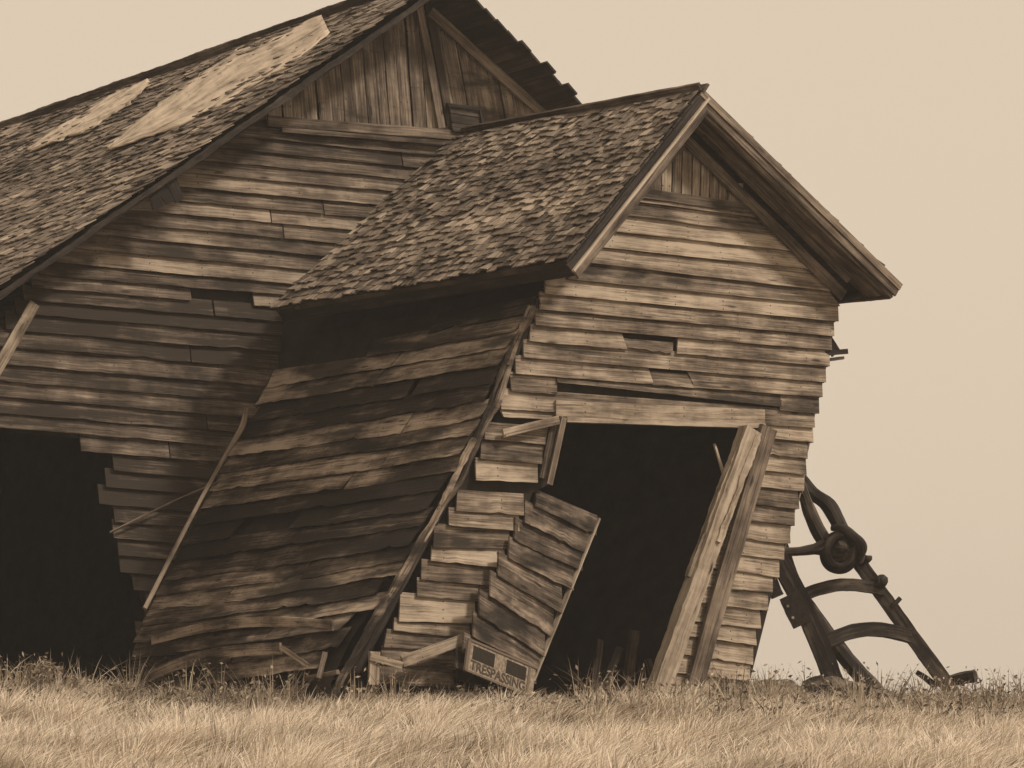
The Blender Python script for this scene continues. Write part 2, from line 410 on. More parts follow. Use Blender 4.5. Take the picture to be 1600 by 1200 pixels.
# boards left of the doorway
lw = [(779, 641, 875, 650), (766, 664, 870, 672), (753, 688, 862, 697), (747, 719, 848, 726), (737, 752, 838, 757)]
for k in range(1, len(lw)):
    a, b = lw[k-1], lw[k]
    if k == 1: fboard(a, (a[0], a[1]+12, a[2], a[3]+9), a[0], 874, a[0], 872, 1.0, bot=.05); continue
    fboard(a, b, b[0]+4, b[2], b[0], b[2]-3, [.7, .75, .65, 1.1][k-1], bot=.035)
ll = [(710, 769, 822, 776), (708, 797, 814, 805), (694, 823, 806, 831), (672, 856, 792, 859), (668, 878, 784, 889), (652, 906, 769, 916), (645, 931, 758, 942), (619, 969, 738, 975), (609, 987, 730, 995), (598, 1012, 722, 1018), (590, 1036, 712, 1047), (578, 1066, 704, 1074)]
for k in range(1, len(ll)):
    a, b = ll[k-1], ll[k]; e = random.uniform(-2, 4)
    fboard(a, b, b[0]+5, b[2]+2, b[0], b[2], [.85, .85, .6, 1.25, .75, .85, 1.15, .95, .6, .75, .7][k-1], bot=.045 if k in (4, 7) else .035, rag=.01)
front_wall = mc.build('front_wall', M_SIDE, annex)
# vertical boards of the little gable
mc = MC()
gx = [1000, 1016, 1033, 1049, 1064, 1080, 1093, 1108, 1122, 1136, 1160]
for i in range(len(gx)-1):
    xa, xb = gx[i]+1.3, gx[i+1]-1
    yt = 222 if 1040 < xb < 1090 else 222+abs((xa+xb)/2-1067)*.8
    A, B = FRONT.at(xa, yt, .01), FRONT.at(xa-2, 300+(xa-1000)*.11+5, .01); C, D = FRONT.at(xb, yt, .01), FRONT.at(xb-2, 300+(xb-1000)*.11+5, .01)
    board(mc, A, B, C, D, NF, top=.0, bot=.004, tone=random.uniform(.75, 1.1), rag=.003, warp=.004, flip=True)
mc.build('gable_boards', M_SIDE, annex)
mc = MC(); A, B = FRONT.at(985, 299, .06), FRONT.at(1172, 326, .06)
beam(mc, A, B, Vector((0, 0, 1)), .10, .03, .72); mc.build('gable_trim', M_TRIM, annex)
# sheathing behind the boards (doorway left open)
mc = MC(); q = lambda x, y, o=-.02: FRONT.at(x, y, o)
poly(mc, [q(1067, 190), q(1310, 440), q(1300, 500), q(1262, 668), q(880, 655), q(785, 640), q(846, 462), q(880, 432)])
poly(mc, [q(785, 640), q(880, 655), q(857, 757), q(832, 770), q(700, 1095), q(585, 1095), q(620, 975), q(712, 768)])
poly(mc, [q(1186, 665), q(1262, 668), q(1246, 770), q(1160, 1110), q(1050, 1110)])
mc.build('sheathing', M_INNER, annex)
# header, jamb and posts of the doorway
mc = MC(); beam(mc, FRONT.at(868, 638, .07), FRONT.at(1194, 664-12, .06), Vector((0, 0, 1)), .16, .03, 1.1); mc.build('door_header', M_SIDE, annex)
mc = MC(); beam(mc, FRONT.at(882, 656, .03), FRONT.at(1192, 666, .03), Vector((0, 0, 1)), .05, .10, 1.0); mc.build('door_lintel', M_PALE, annex)
mc = MC(); beam(mc, FRONT.at(881, 652, .10), FRONT.at(858, 757, .10), DF, .065, .03, .95); beam(mc, FRONT.at(868, 655, .06), FRONT.at(849, 748, .06), DF, .10, .03, .6)
mc.build('door_jamb', M_TRIM, annex)
mc = MC(); beam(mc, FRONT.at(1201, 668, .11), FRONT.at(1078, 1095, .11), DF, .20, .05, .85, rough=.008); mc.build('door_jamb', M_TRIM, annex)
mc = MC()
A, B = FRONT.at(1172, 672, .18), FRONT.at(1022, 1095, .30)
beam(mc, A, B, DF, .20, .15, 1.05, rough=.022, seg=70)
beam(mc, A.lerp(B, -.01)+DF*-.09, A.lerp(B, .55)+DF*-.12, DF, .05, .06, .9, rough=.03)
beam(mc, A.lerp(B, .02)+DF*.07+NF*.06, A.lerp(B, .42)+DF*.03+NF*.08, DF, .05, .05, 1.1, rough=.05, seg=30)
mc.build('door_post', M_PALE, annex)
mc = MC(); beam(mc, FRONT.at(1116, 694, -.1), FRONT.at(1131, 742, .1), DF, .03, .02, 1.0); mc.build('splinter', M_PALE, annex)
# broken strip left of the doorway
mc = MC(); beam(mc, FRONT.at(786, 677, .12), FRONT.at(873, 656, .12), Vector((0, 0, 1)), .085, .025, .95); mc.build('broken_board', M_SIDE, annex)
# side wall: ruled between the near corner and the barn
NC = curve([(430, 858), (462, 842), (484, 826), (519, 808), (552, 786), (572, 779), (628, 762), (650, 752), (675, 738), (700, 728), (769, 690), (797, 672), (853, 641), (897, 621), (928, 606), (953, 582), (981, 558), (1040, 530), (1100, 505)])
FC = curve([(470, 445), (520, 432), (590, 424), (640, 402), (700, 368), (760, 337), (830, 300), (900, 264), (950, 236), (1000, 216), (1060, 206), (1110, 200)])
nearys = [416, 441, 467, 492, 519, 545, 572, 600, 628, 655, 682, 710, 738, 766, 797, 823, 853, 877, 900, 928, 953, 981, 1010, 1038, 1065, 1092]
farof = lambda y: y + 65 - (y-467)*.028
def sp(y, u, off=0, sag=0):
    yn, yf = y, farof(y)
    A = FRONT.at(NC(yn), yn, -.05); B = GABLE.at(FC(yf), yf, .03)
    p = A.lerp(B, u) + NS*off
    p.z += sag*math.sin(math.pi*u)
    return p
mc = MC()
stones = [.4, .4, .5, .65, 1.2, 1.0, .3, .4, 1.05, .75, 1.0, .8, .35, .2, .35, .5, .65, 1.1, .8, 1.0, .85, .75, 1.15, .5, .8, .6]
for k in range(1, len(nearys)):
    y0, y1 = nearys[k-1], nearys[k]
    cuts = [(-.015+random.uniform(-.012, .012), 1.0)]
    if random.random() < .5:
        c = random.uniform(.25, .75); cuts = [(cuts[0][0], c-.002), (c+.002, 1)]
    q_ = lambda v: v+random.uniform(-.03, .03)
    MISS = {1: [], 2: [], 3: [(0, q_(.34))], 4: [(0, q_(.60))], 5: [(-.01, .44), (.446, .985)], 7: [(-.01, q_(.3)), (q_(.34), .98)], 8: [(0, 1)], 13: [(0, 1)],  # top rows left out: dark backing in the gap imitates the eave's shadow
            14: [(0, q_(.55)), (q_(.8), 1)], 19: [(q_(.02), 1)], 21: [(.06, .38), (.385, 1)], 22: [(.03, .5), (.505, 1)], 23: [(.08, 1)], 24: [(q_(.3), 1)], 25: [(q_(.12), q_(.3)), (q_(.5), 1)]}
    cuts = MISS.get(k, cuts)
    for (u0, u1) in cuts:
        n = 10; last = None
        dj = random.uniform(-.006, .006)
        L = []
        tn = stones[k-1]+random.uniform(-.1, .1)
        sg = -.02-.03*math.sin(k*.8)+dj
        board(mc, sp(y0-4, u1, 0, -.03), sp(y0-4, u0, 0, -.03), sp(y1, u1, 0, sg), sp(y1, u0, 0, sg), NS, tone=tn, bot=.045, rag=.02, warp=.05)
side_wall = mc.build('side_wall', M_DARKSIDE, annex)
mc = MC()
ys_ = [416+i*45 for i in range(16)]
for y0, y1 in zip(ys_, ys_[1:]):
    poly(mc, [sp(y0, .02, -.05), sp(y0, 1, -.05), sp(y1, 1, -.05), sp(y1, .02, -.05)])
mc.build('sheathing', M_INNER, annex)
# hidden right side wall and upper closure
mc = MC()
for k in range(7, len(F)):
    b, a = F[k], F[k-1]
    A, B = FRONT.at(a[2]-2, a[3], -.03), FRONT.at(b[2]-2, b[3], -.03)
    board(mc, A, A+DS*3.9, B, B+DS*3.9, -NS, bot=.03)
for k in range(1, len(ry)):
    A, B = FRONT.at(rx[k-1]-2, ry[k-1], -.03), FRONT.at(rx[k]-2, ry[k], -.03)
    board(mc, A, A+DS*3.9, B, B+DS*3.9, -NS, bot=.03)
mc.build('side_wall', M_SIDE, annex)
mc = MC(); col_ = [FRONT.at(a[2]-2, a[3], -.05)+NS*.09 for a in F[6:]]+[FRONT.at(x-2, y, -.05)+NS*.09 for x, y in zip(rx[1:], ry[1:])]
for A, B in zip(col_, col_[1:]): poly(mc, [A, A+DS*3.8, B+DS*3.8, B])
mc.build('sheathing', M_INNER, annex)
# splintered flap on the right edge
mc = MC()
beam(mc, FRONT.at(1288, 552, .02), FRONT.at(1324, 549, .05), Vector((0, 0, 1)), .05, .03, .7)
beam(mc, FRONT.at(1286, 563, .0), FRONT.at(1318, 559, .02), Vector((0, 0, 1)), .035, .03, 1.1)
beam(mc, FRONT.at(1291, 528, -.05), FRONT.at(1306, 552, -.05), Vector((0, 0, 1)), .13, .02, .4)
mc.build('loose_shingle', M_DARK, annex)
# corner pole
mc = MC()
cp = [(834, 478), (822, 505), (806, 535), (796, 570), (778, 625), (748, 685), (722, 748), (702, 772), (652, 858), (612, 928), (576, 985), (536, 1058), (520, 1095)]
tube(mc, [FRONT.at(x, y, .10) for x, y in cp], [.02, .028, .03, .026, .034, .03, .025, .035, .04, .034, .045, .035, .03], tone=.85, rough=.9, seg=9)
for a, b in ((0, 3), (2, 5), (5, 8), (7, 10), (9, 12)):
    x, y = cp[a]; x2, y2 = cp[b]; beam(mc, FRONT.at(x+random.uniform(-7, 3), y, .12), FRONT.at(x2+random.uniform(-5, 5), y2, .12), DF, .03, .03, random.uniform(.5, 1.1), rough=.05)
mc.build('corner_pole', M_DARKSIDE, annex)
mc = MC(); beam(mc, FRONT.at(842, 470, .0), FRONT.at(705, 765, .0), DF, .07, .05, .5); beam(mc, FRONT.at(705, 765, .0), FRONT.at(535, 1090, .0), DF, .07, .05, .5)
mc.build('corner_board', M_DARK, annex)

# hanging door leaf clad in the same boards
DOOR_L = curve([(760, 836), (791, 830), (817, 813), (844, 798), (872, 789), (900, 772), (931, 759), (962, 742), (1000, 730), (1045, 706)])
DOOR_R = curve([(809, 933), (837, 925), (866, 912), (891, 903), (922, 887), (960, 868), (997, 856), (1025, 842), (1062, 831), (1090, 820)])
def dY(u): return 0.02 - .45*u
DPL = Plane(FRONT.at(770, 900, .06), (NF + DF*-.0).normalized())
a_ = FRONT.at(790, 860, .10); b_ = FRONT.at(880, 920, -.30)
dn_ = Vector((b_.x-a_.x, b_.y-a_.y, 0)).normalized(); DN = Vector((dn_.y, -dn_.x, 0))
DPL = Plane(a_, DN)
mc = MC()
ds = [(833, 768, 932, 810), (830, 791, 926, 838), (813, 817, 913, 866), (798, 844, 904, 893), (789, 872, 889, 924), (772, 900, 870, 960), (759, 931, 858, 996), (742, 962, 844, 1026), (732, 996, 836, 1048), (718, 1020, 830, 1070), (706, 1044, 824, 1092)]
dt = [.7, .75, .65, .8, .65, .9, .6, .75, .6, .5, .5]
for k in range(1, len(ds)):
    a, b = ds[k-1], ds[k]
    board(mc, DPL.at(b[0]+5, seamy(a, b[0]+5)-4), DPL.at(b[2]+5, seamy(a, b[2]+5)-4), DPL.at(b[0], b[1]), DPL.at(b[2], b[3]), DN, tone=dt[k-1]+.05, bot=.032, rag=.016, warp=.022, th=.02)
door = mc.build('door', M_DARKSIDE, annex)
mc = MC(); poly(mc, [DPL.at(834, 768, -.02), DPL.at(932, 811, -.02), DPL.at(824, 1095, -.02), DPL.at(706, 1060, -.02)]); mc.build('door_back', M_INNER, door)
mc = MC(); beam(mc, DPL.at(935, 810, .03), DPL.at(832, 1064, .03), dn_, .025, .05, .95); mc.build('door_edge', M_PALE, door)

# ------------------------------------------------------------------ sign on the door leaf
def mat_flat(name, c, c2=None):
    return plain(name, c2 or tuple(v*.6 for v in c), c, 25, .6, .1, .003)
M_SIGNW = mat_flat('worn_sign_paint', (.42, .345, .26), (.13, .10, .075)); M_SIGNB = mat_flat('sign_black', (.03, .024, .018)); M_LET = mat_flat('faded_lettering', (.05, .04, .03), (.10, .08, .06))
s0, s1, s2, s3 = DPL.at(733, 1000, .12), DPL.at(836, 1044, .12), DPL.at(826, 1092, .12), DPL.at(716, 1047, .12)
sign = empty('sign', (s0+s2)/2, 'worn white TRESPASSING sign with two black blocks nailed at the foot of the door leaf', 'sign')
ux = (s1-s0).normalized(); uy = (s3-s0); uy = (uy-ux*uy.dot(ux)).normalized(); un = uy.cross(ux)
if un.y > 0: un = -un
SW, SH = (s1-s0).length, .30
def srect(mc, x0, x1, y0, y1, o0, o1):
    c = [s0+ux*x*SW+uy*y*SH for x, y in ((x0, y0), (x1, y0), (x1, y1), (x0, y1))]
    vs = [p+un*o1 for p in c]+[p+un*o0 for p in c]
    mc.add(vs, [(0, 1, 2, 3), (7, 6, 5, 4), (0, 4, 5, 1), (1, 5, 6, 2), (2, 6, 7, 3), (3, 7, 4, 0)], [(0, 0)]*8, .9)
mc = MC(); srect(mc, 0, 1.0, 0, 1, 0, .012); mc.build('sign_board', M_SIGNW, sign)
for xa, xb in ((.06, .38), (.56, .86)): mc = MC(); srect(mc, xa, xb, .12, .56, .012, .015); mc.build('black_block', M_SIGNB, sign)
mc = MC(); srect(mc, -.02, 1.02, -.04, .03, 0, .022); srect(mc, -.03, .01, 0, 1, 0, .022); srect(mc, -.02, 1.02, .97, 1.03, 0, .022); srect(mc, .89, .92, 0, 1, .012, .018); mc.build('sign_frame', M_TRIM, sign)
tcu = bpy.data.curves.new('sign_lettering', 'FONT'); tcu.body = 'TRESPASSING'; tcu.size = .135; tcu.extrude = .0015; tcu.align_x = 'CENTER'; tcu.align_y = 'CENTER'; tcu.offset = .0025
to = bpy.data.objects.new('tmp', tcu); COL.objects.link(to)
bpy.context.view_layer.update()
tm = bpy.data.meshes.new_from_object(to.evaluated_get(bpy.context.evaluated_depsgraph_get())); bpy.data.objects.remove(to)
ww = max(v.co.x for v in tm.vertices)-min(v.co.x for v in tm.vertices)
cx = s0+ux*SW*.46+uy*SH*.77+un*.015 - Vector(sign.location)
for v in tm.vertices: c = v.co.copy(); v.co = cx + ux*(c.x/ww*SW*.82) - uy*c.y*.95 + un*c.z
tm.materials.clear(); tm.materials.append(M_LET)
lt = bpy.data.objects.new('lettering', tm); COL.objects.link(lt); lt.parent = sign

# ------------------------------------------------------------------ BARN
barn = empty('barn', (-2.5, 36.5, 1.5), 'big sagging weathered clapboard barn with patched shingle roof and black opening', 'barn')
GO = Plane(GABLE.p + NF*.6, NF)
bRF = GO.at(704, -38); bEF = GO.at(-190, 582)
rb = P(0, 208, 40.9); bd = (rb-bRF); RBK = bRF + bd*1.5
bRB = RBK; bEB = bEF + (bRB-bRF)
nB = (bRB-bRF).cross(bEF-bRF).normalized(); nB = nB if nB.z > 0 else -nB
RP = Plane(bRF, nB)
bL = (bRB-bRF).length; bH = (bEF-bRF).length
# pale sheets laid over the shingles
up1 = [(172, 241), (230, 191), (300, 135), (340, 106), (372, 85), (430, 60), (506, 31)]
lo1 = [(178, 243), (281, 207), (330, 188), (372, 160), (420, 134), (466, 107), (520, 60)]
up2 = [(48, 242), (110, 198), (178, 157), (236, 132)]
lo2 = [(52, 246), (94, 232), (158, 204), (205, 172), (240, 138)]
def resamp(c, n):
    c = [Vector((x, y)) for x, y in c]; d = [0]
    for a, b in zip(c, c[1:]): d.append(d[-1]+(b-a).length)
    out = []
    for i in range(n+1):
        t = d[-1]*i/n
        for k in range(len(c)-1):
            if d[k] <= t <= d[k+1]+1e-6: out.append(c[k].lerp(c[k+1], (t-d[k])/(d[k+1]-d[k]))); break
    return out
def sheet(up, lo, parent, h=.05):
    mc = MC(); N, Mn = 40, 16; U, Lw = resamp(up, N), resamp(lo, N); vs, uvs, ts, fs = [], [], [], []; k = random.uniform(0, 99)
    for i in range(N+1):
        for j in range(Mn+1):
            p2 = U[i].lerp(Lw[i], j/Mn); jt = 8.0*nz(i*.6, j*.3, k)+6*nz(i*2.3, j, k+4)
            p = RP.at(p2.x+jt*(j in (0, Mn)), p2.y)
            p = p + nB*(h + .03*nz(j*.7, i*.08, k)+.012*nz(j*1.6, i*.2, k+9))
            vs.append(p); uvs.append((k+i*.13, k+j*.09)); ts.append(.95)
    for i in range(N):
        for j in range(Mn): o = i*(Mn+1)+j; fs.append((o, o+1, o+Mn+2, o+Mn+1))
    mc.add(vs, fs, uvs, ts); return mc.build('roof_patch', M_SHEET, parent, True)
mc = MC()
shingles(mc, bRF, bRB, bEF, bEB, 50, tone=(.5, .92), lift=.03, ragfront=.06, wid=(.06, .13), wave=.05)
roofB = mc.build('roof', M_SHING, barn)
p1 = sheet(up1, lo1, roofB, .078); p2 = sheet(up2, lo2, roofB, .08)
for p in (p1, p2):
    so = p.modifiers.new('thick', 'SOLIDIFY'); so.thickness = .012
deck(barn, bRF, bRB, bEF, bEB, nB, drop=.05)
# right slope: bare boards with uneven ends
ER = GO.at(1010, 258); nBR = (bRB-bRF).cross(ER-bRF).normalized(); nBR = nBR if nBR.z > 0 else -nBR
drr = (ER-bRF).normalized(); LR = (ER-bRF).length; drid = (bRB-bRF).normalized()
mc = MC(); nb = 23; wR = LR*1.3/nb
for i in range(nb):
    a = bRF + drr*(wR*(i+.5)); st = 0 if i < 5 else (-.03 if i % 2 else .05)+random.uniform(-.03, .03)
    gap = .01 if i < 5 else .014
    beam(mc, a - drid*st, a + drid*bL, drr, wR-gap*.5, .03, random.uniform(.5, .8), seg=12, rough=.004)
mc.build('roof_boards', M_DARK, barn)
mc = MC(); nb2 = 26
EBR2 = bRF+drr*LR*1.3
shingles(mc, bRF+drid*.12, bRB, EBR2+drid*.12, EBR2+(bRB-bRF), 30, lift=.03, wid=(.09, .16), ragfront=.05)
mc.build('roof', M_SHING, barn)
mc = MC(); beam(mc, bRF+Vector((0, 0, .06)), bRB+Vector((0, 0, .06)), nB, .14, .03, .55, seg=40, rough=.02); mc.build('ridge_cap', M_TRIM, barn)
# rake boards
mc = MC(); beam(mc, bRF - nB*.06+NF*.01, bEF - nB*.06+NF*.01, nB, .06, .03, .6, seg=80, rough=.03); mc.build('rake_board', M_DARK, barn)
def gtrim(a, b, w, tone, off, name, mat=M_TRIM, t=.035):
    A, B = GABLE.at(*a, off), GABLE.at(*b, off); mc = MC(); beam(mc, A, B, (B-A).cross(NF), w, t, tone); return mc.build(name, mat, barn)
gtrim((672, 18), (870, 198), .12, .95, .09, 'rake_trim')
for x, y in ((222, 282), (236, 290), (251, 283), (268, 280)):
    mc = MC(); p_ = GO.at(x, y, -.05); beam(mc, p_, p_+Vector((random.uniform(-.05, .12), .05, -random.uniform(.14, .26))), DF, .12, .015, .4, rough=.03); mc.build('torn_shingle', M_DARK, barn)
# gable: vertical boards
mc = MC()
lim_l = lambda x: -10 + (645-x)*.70 if x < 660 else 0
x = 385.0
while x < 880:
    wd = random.uniform(14, 21)
    if x < 668: yt = max(-22, (640-x)*.70-14)
    else: yt = (x-668)*.885+8
    lean = 16 if x < 690 else 34
    yb = 180+(x-420)*.075+8
    xb = x+wd
    tl = lambda xx, yy: GABLE.at(xx - lean*(1-(yy-yt)/max(1, (yb-yt)))*min(1, (yb-yt)/190), yy, .0)
    tone = random.uniform(.65, 1.15) if x < 660 else random.uniform(.85, 1.2)
    A, B, C, D = tl(x+1, yt), GABLE.at(x+1, yb), tl(xb, yt), GABLE.at(xb, yb)
    board(mc, A, B, C, D, NF, top=0, bot=.006, tone=tone, rag=.006, warp=.012, flip=True)
    x += wd+random.choice([0, 0, 1, 2.5])
mc.build('gable_boards', M_BARN, barn)
mc = MC()   # broad studs/battens and dark cleft by the apex
beam(mc, GABLE.at(652, -5, .07), GABLE.at(690, 200, .07), DF, .09, .03, .95); beam(mc, GABLE.at(668, 0, .06), GABLE.at(704, 196, .06), DF, .10, .03, .45)
mc.build('batten', M_TRIM, barn)
gtrim((418, 189), (752, 214), .11, .8, .085, 'gable_trim')
gtrim((440, 203), (726, 226), .05, .6, .10, 'gable_trim')
# loft hatch
mc = MC(); A, B, C, D = GABLE.at(700, 163, .1), GABLE.at(750, 171, .1), GABLE.at(755, 212, .1), GABLE.at(706, 206, .1)
for i in range(3):
    t0, t1 = i/3, (i+1)/3-.01
    board(mc, A.lerp(D, t0), B.lerp(C, t0), A.lerp(D, t1), B.lerp(C, t1), NF, tone=.8, bot=.01)
beam(mc, GABLE.at(698, 164, .13), GABLE.at(752, 171, .13), Vector((0, 0, 1)), .04, .05, .6); beam(mc, GABLE.at(750, 172, .13), GABLE.at(756, 212, .13), DF, .03, .04, .6)
mc.build('hatch', M_DARK, barn)
# horizontal siding
at4 = [196, 217, 238, 260, 281, 304, 326, 347, 370, 391, 415, 440, 459, 479, 500, 522, 548, 575, 603, 629, 654, 679, 702, 728, 755, 781, 808, 834, 860, 886, 912, 938, 964, 990, 1016, 1042, 1068, 1094]
def by(k, x):
    sl = .1 if k < 3 else (.092 if k < 12 else .083)
    return at4[k] + (x-400)*sl
rakex = lambda y: (640-y/.69)+4
cornx = curve([(440, 70), (470, 50), (560, -2), (1100, -290)])
openr = curve([(690, 168), (705, 172), (770, 166), (800, 150), (830, 172), (860, 178), (900, 182), (930, 200), (950, 226), (1000, 215), (1060, 205), (1100, 203)])
mc = MC()
bt = [.75, .6, .8, .75, 1.1, .75, 1.15, .75, .9, .8, 1.05, .65, .9, .7, .5, .55, .6, .85, .75, .9, .8, .85, .85, .6]
for k in range(1, len(at4)):
    y = at4[k]
    if y < 455: xl = max(rakex(y+(rakex(y)-400)*.09), cornx(y)); xr = 860
    else: xl = cornx(y); xr = 720
    if y > 470: xr = 560
    if y > 560: xr = 460
    if y > 705: xl = openr(y-8)+random.uniform(-6, 6)
    if y > 720: xr = 430
    if k == 23: xl = 122
    tn = bt[k-1] if k-1 < len(bt) else random.uniform(.3, .62)
    xs = [xl, xr]
    if xr-xl > 250 and random.random() < .25: xs = [xl, random.uniform(xl+100, xr-120), xr]
    sp_ = list(zip(xs, xs[1:]))
    if k == 13: sp_ = [(xl, 296), (392, xr)]
    if k == 14: sp_ = [(xl, 330), (331, 480), (480, xr)]
    for a, b in sp_:
        a2, b2 = a+1, b-1
        tt = tn+random.uniform(-.12, .12)-(.20 if k > 13 else .04)-(.15 if k in (14, 15) and a > 300 else 0)
        board(mc, GABLE.at(a2, by(k-1, a2)-4), GABLE.at(b2, by(k-1, b2)-4), GABLE.at(a2, by(k, a2)), GABLE.at(b2, by(k, b2)), NF, tone=tt, rag=.008, warp=.012, bot=.045)
mc.build('front_wall', M_BARN, barn)
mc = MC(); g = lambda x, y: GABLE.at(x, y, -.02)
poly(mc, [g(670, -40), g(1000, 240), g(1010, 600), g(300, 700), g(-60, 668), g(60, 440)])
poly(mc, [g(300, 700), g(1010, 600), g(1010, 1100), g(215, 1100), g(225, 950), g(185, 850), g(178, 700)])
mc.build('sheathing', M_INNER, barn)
gtrim((54, 474), (-70, 690), .12, 1.0, .08, 'corner_board', M_SIDE)
# left side wall, back wall, right wall (close the barn, seen from other sides)
mc = MC()
tl_, bl_ = GABLE.at(58, 462, -.03), GABLE.at(-280, 1100, -.03)
for i in range(24):
    a, b = tl_.lerp(bl_, i/24), tl_.lerp(bl_, (i+1)/24)
    board(mc, a+drid*bL*.97, a, b+drid*bL*.97, b, NS, bot=.03, seg=24)
mc.build('side_wall', M_BARN, barn)
mc = MC()
ap = GABLE.at(670, -30, -.05); rt, rbm = GABLE.at(1010, 262, -.05), GABLE.at(880, 1100, -.05)
sh = drid*bL*.96
poly(mc, [tl_+sh, ap+sh, rt+sh, rbm+sh, bl_+sh]); poly(mc, [rt, rt+sh, rbm+sh, rbm]); poly(mc, [tl_+NS*-.05, tl_+sh, bl_+sh, bl_+NS*-.05])
mc.build('back_wall', M_INNER, barn)
mc = MC()
for i in range(24):
    a, b = rt.lerp(rbm, i/24), rt.lerp(rbm, (i+1)/24)
    board(mc, a, a+sh, b, b+sh, -NS, bot=.03, seg=10, top=.01)
mc.build('side_wall', M_BARN, barn)

# ------------------------------------------------------------------ loose sticks and boards
def single(name, label, cat, fn, mat, group=None, smooth=False):
    mc = MC(); fn(mc); c = sum((Vector(v) for v in mc.v), Vector())/len(mc.v)
    zmin = min(v[2] for v in mc.v); org = Vector((c.x, c.y, zmin))
    mc.v = [tuple(Vector(v)-org) for v in mc.v]
    o = mc.build(name, mat, None, smooth); o.location = org; o['label'] = label; o['category'] = cat
    if group: o['group'] = group
    return o
single('pole', 'long thin pale pole leaning in the corner between barn and annex', 'pole',
       lambda m: tube(m, [GABLE.at(385, 637, .25), GABLE.at(378, 668, .25), GABLE.at(352, 712, .35), GABLE.at(300, 806, .7), GABLE.at(226, 951, 1.0)], [.03, .035, .022, .022, .024], tone=1.0, seg=8), M_TRIM)
single('rod', 'thin dark rod slanting across the barn boards behind the pale pole', 'rod',
       lambda m: tube(m, [GABLE.at(405, 728, .1), GABLE.at(290, 775, .12), GABLE.at(172, 832, .14)], .014, tone=.7, seg=8), M_TRIM)
single('fallen_board', 'pale board slanting against the foot of the annex beside the sign', 'board',
       lambda m: beam(m, FRONT.at(628, 1034, .25), FRONT.at(722, 1000, .2), Vector((0, 0, 1)), .11, .03, 1.05), M_SIDE, 'loose boards at the foot of the annex')
single('fallen_board', 'short upright board stub beside the foot of the corner pole', 'board',
       lambda m: beam(m, FRONT.at(585, 1018, .2), FRONT.at(583, 1070, .2), DF, .11, .03, 1.0), M_SIDE, 'loose boards at the foot of the annex')
single('fallen_board', 'low flat board lying left of the sign in the grass', 'board',
       lambda m: beam(m, FRONT.at(578, 1026, .22), FRONT.at(628, 1040, .25), Vector((0, 0, 1)), .07, .03, 1.05), M_SIDE, 'loose boards at the foot of the annex')
single('fallen_board', 'bottom board sprung loose below the left annex wall', 'board',
       lambda m: beam(m, sp(1020, .93, .12), sp(1002, .22, .25), Vector((0, 0, 1)), .12, .03, .85, bow=.10), M_DARKSIDE, 'loose boards at the foot of the annex')
single('fallen_board', 'pale curved board peeling off near the foot of the side wall', 'board',
       lambda m: beam(m, P(238, 1000, 33.3), P(520, 977, 30.85), Vector((0, 0, 1)), .10, .025, 1.1, bow=.10), M_DARKSIDE, 'loose boards at the foot of the annex')
for x, y, x2, y2, lb in [(440, 1012, 480, 1040, 'broken stick tilted down to the right under the side wall'), (508, 1022, 498, 1062, 'short broken stake standing left of the corner pole foot'), (478, 1060, 528, 1050, 'broken stick lying low at the corner pole foot')]:
    single('broken_stick', lb, 'stick', lambda m: beam(m, P(x, y, 30.6), P(x2, y2, 30.4), Vector((0, 1, 0)), .05, .045, .85, rough=.02), M_TRIM, 'broken sticks under the wall')
# dim things inside the doorway
single('inner_post', 'dim leaning post inside the dark doorway', 'post', lambda m: beam(m, P(992, 985, 34.2), P(978, 1085, 34.2), DF, .09, .09, .8), M_TRIM)
for (x, y, x2, y2, lb) in ((938, 1000, 926, 1085, 'dim upright plank inside the doorway nearest the door leaf'), (968, 1012, 940, 1085, 'dim slanting plank inside the doorway between two others'), (1012, 1030, 1030, 1085, 'short dim plank inside the doorway right of the inner post')):
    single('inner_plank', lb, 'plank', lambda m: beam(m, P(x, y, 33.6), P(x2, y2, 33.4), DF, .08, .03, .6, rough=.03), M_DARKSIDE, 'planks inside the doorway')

# ------------------------------------------------------------------ old machine frame at the right
mach = empty('machine_frame', P(1330, 1085, 34.8), 'dark old timber and iron machine frame standing in grass beyond the annex right side', 'farm machine')
def mt(pts, r, name, mat=M_MACH, seg=7, tone=.85, rough=.3):
    mc = MC(); k = 34.7/FPX
    tube(mc, [P(*p) for p in pts], [v*k for v in r] if isinstance(r, (list, tuple)) else r*k, seg=seg, tone=tone, rough=rough); return mc.build(name, mat, mach, False)
mt([(1240, 735, 34.5), (1257, 775, 34.5), (1268, 808, 34.5), (1290, 850, 34.6)], [9, 10, 11, 13], 'fork_arm')
mt([(1240, 728, 34.7), (1264, 765, 34.7), (1294, 790, 34.7), (1312, 822, 34.7), (1328, 858, 34.7)], [9, 11, 12, 12, 13], 'fork_arm')
# hub: thick ring with a lobed boss
mc = MC(); kk = 34.6/FPX
hc = P(1311, 861, 34.55)
ring = lambda rx_, ry_, y: [hc+Vector((math.cos(a)*rx_*kk, y, math.sin(a)*ry_*kk)) for a in [i*math.pi/8 for i in range(17)]]
tube(mc, ring(20, 24, -.10), 6*kk, seg=8, rough=1.1); tube(mc, ring(23, 27, .02), 7*kk, seg=8, rough=1.1)
tube(mc, [P(1309, 860, 34.45), P(1312, 862, 34.62)], [21*kk, 26*kk], seg=14, rough=.4)
tube(mc, [P(1314, 853, 34.3), P(1318, 857, 34.5)], [8*kk, 9*kk], seg=10, rough=.3)
tube(mc, [P(1300, 826, 34.5), P(1320, 828, 34.42), P(1337, 843, 34.42), P(1345, 860, 34.5), P(1341, 878, 34.6)], [6*kk, 9*kk, 9*kk, 9*kk, 6*kk], seg=8, rough=.9)
mc.build('hub', M_MACH, mach, True)
